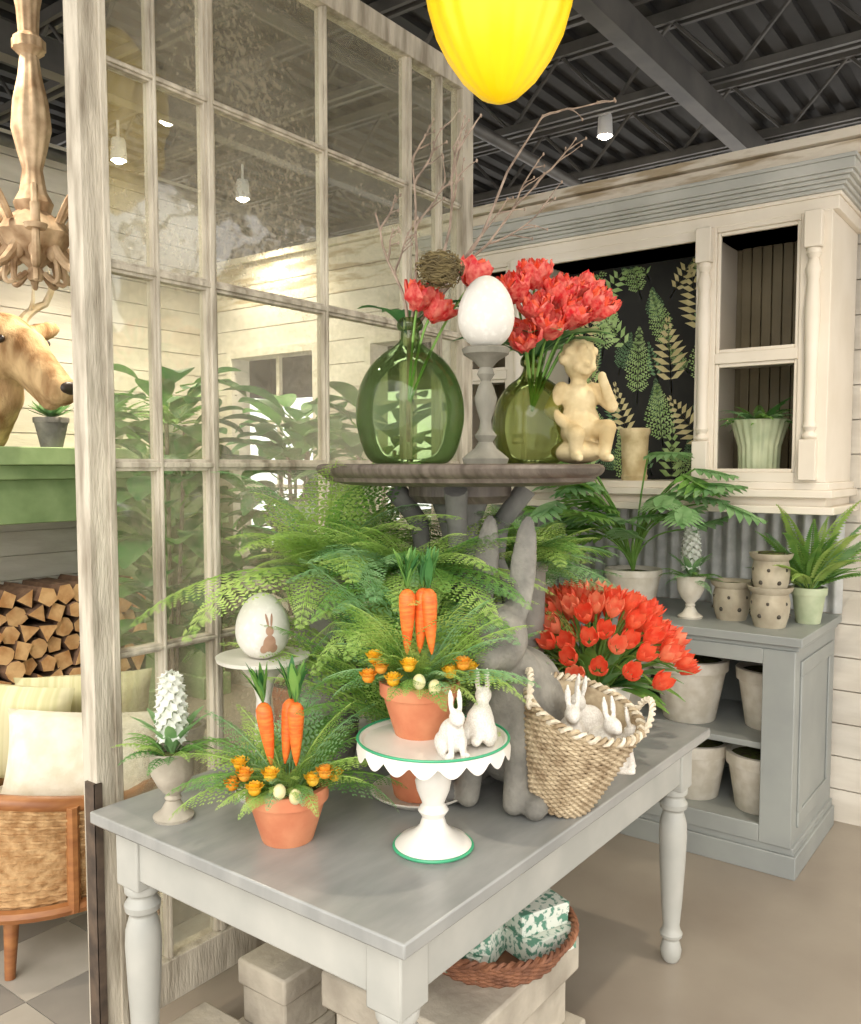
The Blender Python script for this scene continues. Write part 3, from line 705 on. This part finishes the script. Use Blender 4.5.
mb=MB();pot(mb,.055,.045,.57,M_stone);fern(mb,(0,0,.56),60,.34,.1,.85,W=.34,droop=.9,n=13,sub=5,mats=fl,lf=lambda a:.95);fern(mb,(0,0,.5),30,.36,-.2,.4,W=.32,droop=.7,n=13,sub=5,mats=fl,lf=lambda a:.9);mb.obj('tall_fern_planter',(1.745,1.36,.765))
blob('stone_rabbit_statue',rabbit_parts(True),M_stone,(1.90,1.145,.76),rotz=pi+.64-.45,scale=.66,voxel=.014,smooth=2)
EX,EY=1.475,1.635
mb=MB();mb.lathe([(0,0),(.07,0),(.075,.01),(.03,.03),(.018,.06),(.024,.15),(.018,.25),(.03,.30),(.06,.335),(.115,.350),(.118,.36),(.11,.36),(0,.352)],M_white,seg=48);mb.obj('pedestal_plate',(EX,EY,.76))
mb=MB();ew,eh=.135,.168;mb.lathe(eggprof(ew,eh),M_eggw,seg=40)
def onegg(u,z):
    c_=1-2*z/eh;th=math.acos(max(-1,min(1,c_)));r_=ew/2*math.sin(th)*(1+.13*math.cos(th))+.0012
    a0=math.atan2(-EY,-EX)+.25;a=a0+u/r_;return (r_*math.cos(a),r_*math.sin(a),z)
for (cu,cz,ru,rz_,ang_) in [(0,.05,.016,.022,0),(0,.082,.010,.012,0),(-.005,.108,.003,.016,.15),(.006,.108,.003,.016,-.15),(-.012,.036,.01,.012,0),(.012,.036,.01,.012,0)]:
    vs=[onegg(cu,cz)];n=16
    for k in range(n):
        a=2*pi*k/n;x_=ru*math.cos(a);y_=rz_*math.sin(a);vs.append(onegg(cu+x_*math.cos(ang_)-y_*math.sin(ang_),cz+x_*math.sin(ang_)+y_*math.cos(ang_)))
    mb.add(vs,[(0,k+1,(k+1)%n+1) for k in range(n)],M_brown)
mb.obj('bunny_print_egg',(EX,EY,.76+.352))
# wicker basket
mb=MB()
rf=lambda t:.085+.055*t**.8
wicker(mb,rf,.0,.24,32,28,M_wicker,rad=.0043,amp=.0035,ey=1.05)
mb.lathe([(0,.0),(.085,.0),(.085,.006),(0,.006)],M_wicker,seg=30)
mb.lathe([(rf(j/8)-.004,.24*j/8) for j in range(9)],M_wicker,seg=40)
for ph in (0,1):
    pts=[]
    for k in range(161):
        a=2*pi*k/160;b=a*26+ph*pi;pts.append(((.14+.007*math.cos(b))*math.cos(a),(.147+.007*math.cos(b))*math.sin(a),.245+.007*math.sin(b)))
    mb.tube(pts,.0055,M_wickerW if ph else M_wicker,seg=5)
for sg in (-1,1):
    for ph in (0,pi):
        pts=[]
        for k in range(41):
            t=k/40;a=pi*t;pts.append((sg*(.14+.01*math.sin(a))+.005*math.cos(t*40+ph),.055*math.cos(a),.24+.06*math.sin(a)+.005*math.sin(t*40+ph)))
        mb.tube(pts,.0045,M_wickerW,seg=5)
bk=mb.obj('wicker_basket')
bk.rotation_euler=(Matrix.Rotation(.34,4,V((0,0,1)).cross(V((-.1,-1,0))))@RZ(math.atan2(-.8,.6))).to_euler()
bk.location=(1.86,1.01,.79)
for k,(a,b_,z_,rz_,sc_) in enumerate([(-.01,-.0,.14,-2.6,.17),(.055,-.03,.12,-2.0,.17),(.04,.05,.15,2.8,.17),(.10,.0,.10,-1.2,.15)]):
    q=V((1.86,.955,.76))+rt*a+fwd*b_
    blob('rabbit_figurine',rabbit_parts(),M_figur,(q.x,q.y,.76+z_),rotz=rz_,scale=sc_,voxel=.028)
R=random.Random(5)
mb=MB();pot(mb,.115,.085,.18,M_white,rh=.03,seg=44)
for k in range(88):
    a=k*2.399;u=math.sqrt((k+.5)/88);rr=.26*u
    top=V((rr*math.cos(a),rr*math.sin(a),.415-.20*u*u+R.uniform(-.025,.035)))
    ax=V((rr*math.cos(a)*3.2,rr*math.sin(a)*3.2,.5))
    mb.tube(bez((rr*.2*math.cos(a),rr*.2*math.sin(a),.16),(rr*.5*math.cos(a),rr*.5*math.sin(a),.30),top,6),.0035,M_stem,seg=5)
    tulip_head(mb,top,ax,.066,.026,R.choice([M_red,M_red,M_pink]),op=.05)
for k in range(60):
    a=k*2.4+.3;d=rdir(a,R.uniform(.2,1.25));leaf(mb,V((math.cos(a)*.05,math.sin(a)*.05,.16)),d,upn(d),R.uniform(.18,.28),.02,R.uniform(.3,1.2),R.choice([M_leafL,M_f1,M_leaf]))
mb.obj('potted_tulips',(2.41,1.18,.76))
# ================================================================ UNDER TABLE
stoneblock('stone_plinth',1.80,1.27,.58,.48,.32)
mb=MB();wicker(mb,lambda t:.17+.045*t,.0,.07,9,28,M_wickerD,rad=.005,amp=.004);mb.lathe([(0,0),(.17,0),(.17,.008),(0,.008)],M_wickerD,seg=30);mb.lathe([(.17,0),(.212,.07)],M_wickerD,seg=40)
for ph in (0,1): mb.tube([((.217+.006*math.cos(a*30+ph*pi))*math.cos(a),(.217+.006*math.cos(a*30+ph*pi))*math.sin(a),.075+.006*math.sin(a*30+ph*pi)) for a in [2*pi*k/180 for k in range(181)]],.006,M_wickerD,seg=5)
mb.obj('wicker_tray',(1.87,1.20,.325))
for (x,y,z_,rz_,w,d_,h_) in [(1.80,1.22,.335,.15,.22,.15,.06),(1.94,1.13,.335,-.3,.16,.2,.06),(1.79,1.20,.396,.3,.18,.13,.055),(1.95,1.15,.396,-.4,.15,.19,.06)]:
    mb=MB();mb.box(-w/2,w/2,-d_/2,d_/2,0,h_*.6,M_toile);mb.box(-w/2-.002,w/2+.002,-d_/2-.002,d_/2+.002,h_*.5,h_,M_toile);mb.obj('toile_gift_box',(x,y,z_),(0,0,rz_),bevel=.002)
# ================================================================ PENDANT LAMP
mb=MB()
pr=[(0,0),(.015,.002),(.05,.018),(.09,.055),(.128,.11),(.158,.17),(.178,.24),(.19,.31),(.188,.38),(.17,.45),(.14,.51),(.10,.56),(.05,.60),(.03,.62)]
mb.lathe(pr,M_lampY,seg=128,rib=16,amp=.016)
mb.tube([(0,0,.61),(0,0,1.42)],.004,M_iron);mb.lathe([(0,.60),(.04,.60),(.035,.66),(.01,.68)],M_iron,seg=20);mb.lathe([(0,1.40),(.06,1.40),(.06,1.43),(0,1.43)],M_iron,seg=20)
mb.obj('yellow_pendant_lamp',(1.86,1.183,2.49))
for i,(x,y,z) in enumerate([(4.68,2.26,3.48),(3.0,4.03,3.45),(2.93,4.38,3.3),(3.82,4.37,3.3),(2.6,.2,3.4),(1.2,3.0,3.4)]):
    mb=MB();mb.lathe([(0,.12),(.035,.12),(.04,.10),(.045,.0),(.04,.002),(.038,.02)],M_fix,seg=20);mb.lathe([(0,.004),(.040,.004)],M_bulb,seg=20);mb.ball((0,0,.0),(.03,.03,.018),M_bulb);mb.tube([(0,0,.12),(0,0,3.5-z+.02 if z<3.45 else .15)],.008,M_fix)
    tl=mb.obj('track_light',(x,y,z))
    l=bpy.data.lights.new('track_spot','SPOT');l.energy=110;l.spot_size=2.2;l.spot_blend=.8;l.color=(1,.88,.7);l.shadow_soft_size=.05
    o=bpy.data.objects.new('track_spot',l);bpy.context.collection.objects.link(o);o.parent=tl;o.location=(0,0,-.03)
# ================================================================ LEFT ZONE
mb=MB();c=M_mantel
mb.box(1.0,3.98,4.62,5.19,1.60,1.70,c);mb.box(1.04,3.94,4.68,5.19,1.52,1.60,c);mb.box(1.08,3.90,4.74,5.19,1.27,1.52,c)
for x in (1.0,3.22,3.66): mb.box(x+.08,x+.28,4.76,5.19,0,1.27,c);mb.box(x+.06,x+.30,4.72,5.19,0,.15,c);mb.box(x+.06,x+.3,4.72,5.19,1.2,1.27,c)
mb.obj('green_mantel',bevel=.006)
R=random.Random(9)
mb=MB()
z=.06;row=0
while z<.93:
    x=1.34+(row%2)*.055
    while x<3.26:
        r=R.uniform(.05,.064);n=R.choice([3,4,4,5,6,9]);a0=R.uniform(0,6);y0=4.70+R.uniform(0,.08)
        ps=[]
        for k in range(n):
            a=a0+2*pi*k/n+R.uniform(-.15,.15);rr=r*R.uniform(.85,1.1)*(1.12 if n<5 else 1);ps.append((x+rr*math.cos(a),z+rr*math.sin(a)))
        o=[(p[0],y0,max(.002,p[1])) for p in ps]+[(p[0],5.15,max(.002,p[1])) for p in ps]
        mb.add(o,[tuple(range(n))],M_logend);mb.add(o,[(k,(k+1)%n,n+(k+1)%n,n+k) for k in range(n)],M_bark)
        x+=.108
    z+=.098;row+=1
mb.obj('firewood_stack',ang=20)
mb=MB();pot(mb,.09,.06,.17,M_stone)
for k in range(60):
    d=rdir(k*2.4,.2+1.2*(k/60));leaf(mb,(0,0,.17),d,upn(d),.14,.02,-.3,R.choice([M_leafL,M_f4]))
mb.obj('potted_succulent',(2.68,4.72,1.70))
for (x,h_) in ((3.1,.34),(3.55,.4)):
    mb=MB();pot(mb,.08,.06,.16,M_wht2);fern(mb,(0,0,.15),26,h_,.4,1.4,W=.22,droop=1,bip=False,n=14,fw=1.5,mats=[M_f1,M_f3],lf=lambda a:.6 if math.sin(a)>.2 else 1);mb.obj('mantel_fern_pot',(x,4.78,1.70))
hd=[('e',(0,-.02,0),(.30,.10,.36)),('c',(0,-.05,-.02),(.02,-.38,.14),.26,.19),('c',(.02,-.38,.14),(.05,-.52,.10),.165,.145),('c',(.05,-.52,.10),(.10,-.74,-.08),.13,.095),('e',(.11,-.78,-.11),(.095,.085,.085)),
    ('e',(-.18,-.38,.24),(.15,.03,.06),RY(.35)),('e',(.22,-.38,.24),(.15,.03,.06),RY(-.35)),('c',(.06,-.50,.0),(.10,-.70,-.17),.06,.05),('c',(0,-.12,-.3),(.02,-.3,-.12),.16,.14)]
root=bpy.data.objects.new('mounted_deer_head',None);bpy.context.collection.objects.link(root);root.location=(2.40,5.10,2.10)
blob('head',hd,M_fur,(0,0,0),voxel=.022,parent=root)
mb=MB();mb.ball((.12,-.855,-.10),(.055,.02,.035),M_nose)
for sx in (-1,1):
    mb.ball((.04+sx*.125,-.55,.16),(.022,.03,.022),M_nose)
    kx=.55 if sx>0 else 1
    base=V((.03+sx*.08,-.40,.28));P_=[base,base+V((sx*.10*kx,.02,.08)),base+V((sx*.24*kx,-.02,.12)),base+V((sx*.34*kx,-.08,.26)),base+V((sx*.28*kx,-.12,.44))]
    P2=bez(P_[0],P_[1],P_[2],5)+bez(P_[2],P_[3],P_[4],6)[1:]
    mb.tube(P2,[.03-.0018*i for i in range(len(P2))],M_antler,seg=8)
    for i in (2,5,7,9):
        q=P2[i];mb.tube(bez(q,q+V((sx*.02,-.05,.06)),q+V((-sx*.02,-.08,.17)),4),[.014,.013,.011,.008,.003],M_antler,seg=6)
mb.obj('antlers_and_eyes',parent=root)
mb=MB()
mb.lathe([(0,0),(.02,.0),(.03,.02),(.02,.04),(.05,.07),(.095,.11),(.115,.15),(.09,.19),(.05,.22),(.06,.25),(.04,.29),(.03,.36),(.045,.42),(.06,.49),(.052,.58),(.035,.66),(.028,.72),(.05,.74),(.05,.77),(.03,.79),(.035,.87),(.05,.95),(.04,1.04),(.025,1.10),(.02,1.14)],M_chand,seg=50,rib=10,amp=.05)
for k in range(8):
    a=k*pi/4+.3;ca,sa=math.cos(a),math.sin(a)
    pts=bez((.07,0,.12),(.17,0,-.05),(.21,0,.08),6)+bez((.21,0,.08),(.23,0,.15),(.15,0,.13),5)[1:]
    mb.tube([(p.x*ca,p.x*sa,p.z) for p in pts],[.016-.0006*i for i in range(len(pts))],M_chand,seg=8)
    mb.lathe([(0,0),(.03,.0),(.036,.015),(.014,.02),(.015,.08),(0,.08)],M_chand,T((.205*ca,.205*sa,.12)),seg=14)
    mb.tube(bez((.10*ca,.10*sa,.18),(.19*ca,.19*sa,.34),(.17*ca,.17*sa,.2),8),.011,M_chand,seg=6)
    mb.tube(bez((.04*ca,.04*sa,.02),(.12*ca,.12*sa,-.06),(.08*ca,.08*sa,.08),8),.009,M_chand,seg=6)
    mb.ball((.075*ca,.075*sa,.085),(.022,.022,.03),M_chand)
mb.tube([(0,0,1.1),(0,0,1.70)],.006,M_iron)
mb.obj('wooden_chandelier',(1.55,2.80,2.21))
R=random.Random(4)
cr=bpy.data.objects.new('barrel_armchair',None);bpy.context.collection.objects.link(cr);cr.location=(1.56,2.84,0);cr.rotation_euler=(0,0,.2)
mb=MB();arc=[math.radians(55+250*k/30) for k in range(31)]
vs=[];fs=[]
for a in arc:
    hgt=.50+.08*max(0,math.cos(a-pi))
    for (r,z_) in ((.36,.22),(.38,.36),(.39,hgt-.01),(.33,hgt-.01),(.32,.36),(.31,.22)): vs.append((r*math.cos(a),r*math.sin(a),z_))
for k in range(30):
    for j in range(5): fs.append((k*6+j,(k+1)*6+j,(k+1)*6+j+1,k*6+j+1))
mb.add(vs,fs,M_rattan)
# woven rattan strands over the shell
for j in range(14):
    z_=.235+j*.022;pts=[]
    for k in range(121):
        a=math.radians(55+250*k/120);hgt=.50+.08*max(0,math.cos(a-pi));rr=.362+.03*min(1,(z_-.22)/.28)+.004*math.cos(k*pi/2+j*pi)
        pts.append((rr*math.cos(a),rr*math.sin(a),.225+(hgt-.235)*(j+.5)/14))
    mb.tube(pts,.005,M_rattan,seg=4)
mb.tube([(.37*math.cos(a),.37*math.sin(a),.50+.08*max(0,math.cos(a-pi))) for a in arc],.026,M_chairw,seg=10)
mb.tube([(.375*math.cos(a),.375*math.sin(a),.21) for a in arc],.022,M_chairw,seg=8)
for a in (55,120,180,240,305):
    a=math.radians(a);hgt=.50+.08*max(0,math.cos(a-pi));mb.tube([(.38*math.cos(a),.38*math.sin(a),.2),(.39*math.cos(a),.39*math.sin(a),hgt)],.02,M_chairw,seg=8)
for a in (60,150,210,300):
    a=math.radians(a);mb.tube([(.33*math.cos(a),.33*math.sin(a),.22),(.36*math.cos(a),.36*math.sin(a),.006)],[.026,.016],M_chairw,seg=10)
mb.obj('frame',parent=cr)
mb=MB();mb.lathe([(0,.24),(.30,.24),(.325,.28),(.325,.38),(.30,.42),(0,.43)],M_cush,seg=36);mb.obj('seat_cushion',parent=cr)
def pillow(name,loc,rot,w,h,t,m):
    mb=MB();n=14;vs=[];fs=[]
    for sd in (1,-1):
        o=len(vs)
        for i in range(n+1):
            for j in range(n+1):
                u=i/n*2-1;v=j/n*2-1;k=(1-u**4)*(1-v**4)
                pinch=1-.07*((1-v*v)*abs(u)**3);pv=1-.07*((1-u*u)*abs(v)**3)
                vs.append((u*w/2*pinch,sd*t/2*max(0,k)**.5,v*h/2*pv))
        for i in range(n):
            for j in range(n):
                a=o+i*(n+1)+j;fs.append((a,a+1,a+n+2,a+n+1) if sd>0 else (a,a+n+1,a+n+2,a+1))
    mb.add(vs,fs,m);return mb.obj(name,loc,rot)
pillow('throw_pillow',(1.50,3.02,.66),(.2,.12,-.8),.48,.38,.15,M_cushG);pillow('throw_pillow',(1.62,2.70,.59),(-.35,.10,-.62),.52,.34,.17,M_cush);pillow('throw_pillow',(1.80,2.98,.64),(.3,0,-.6),.48,.40,.15,M_cushG)
def bigleaf(name,x,y,h,pm,n_=26,L=.22,ms=(M_leaf,M_leafL)):
    mb=MB();pot(mb,.15,.12,.3,pm)
    for s_ in range(3): mb.tube([(0,0,.28),(.05*math.cos(s_*2),.05*math.sin(s_*2),h*.5),(.1*math.cos(s_*2),.1*math.sin(s_*2),h*.9)],.01,M_twig)
    for k in range(n_):
        t=.3+.7*k/n_;a=k*2.4;d=rdir(a,R.uniform(-.1,.9));p=V((.07*math.cos(a),.07*math.sin(a),h*t))
        mb.tube([p,p+d*.08],.004,M_stem,seg=4);leaf(mb,p+d*.08,d,upn(d),L*R.uniform(.8,1.2),L*.34,.9,R.choice(ms))
    mb.obj(name,(x,y,0))
bigleaf('fiddle_leaf_plant',3.1,3.1,1.85,M_wht2,100,.26,(M_leaf,M_f3))
bigleaf('fiddle_leaf_plant',2.65,3.6,2.0,M_stone,100,.26,(M_leaf,M_f3))
bigleaf('fiddle_leaf_plant',3.6,3.7,1.9,M_terra,80,.26,(M_leaf,M_f3))
bigleaf('fiddle_leaf_plant',2.9,2.45,1.85,M_wht2,90,.22,(M_leaf,M_f3,M_leafL))
# ================================================================ LIGHT
w=bpy.data.worlds.new('world');bpy.context.scene.world=w;w.use_nodes=True
bg=w.node_tree.nodes['Background'];bg.inputs[0].default_value=(1,.972,.93,1);bg.inputs[1].default_value=2.4
sn=bpy.data.lights.new('sun','SUN');sn.energy=1.75;sn.angle=.7;sn.color=(1,.96,.89)
so=bpy.data.objects.new('sun',sn);bpy.context.collection.objects.link(so);so.rotation_euler=V((.75,.35,-.55)).to_track_quat('-Z','Y').to_euler()
vs_=bpy.context.scene.view_settings
vs_.view_transform='Standard'
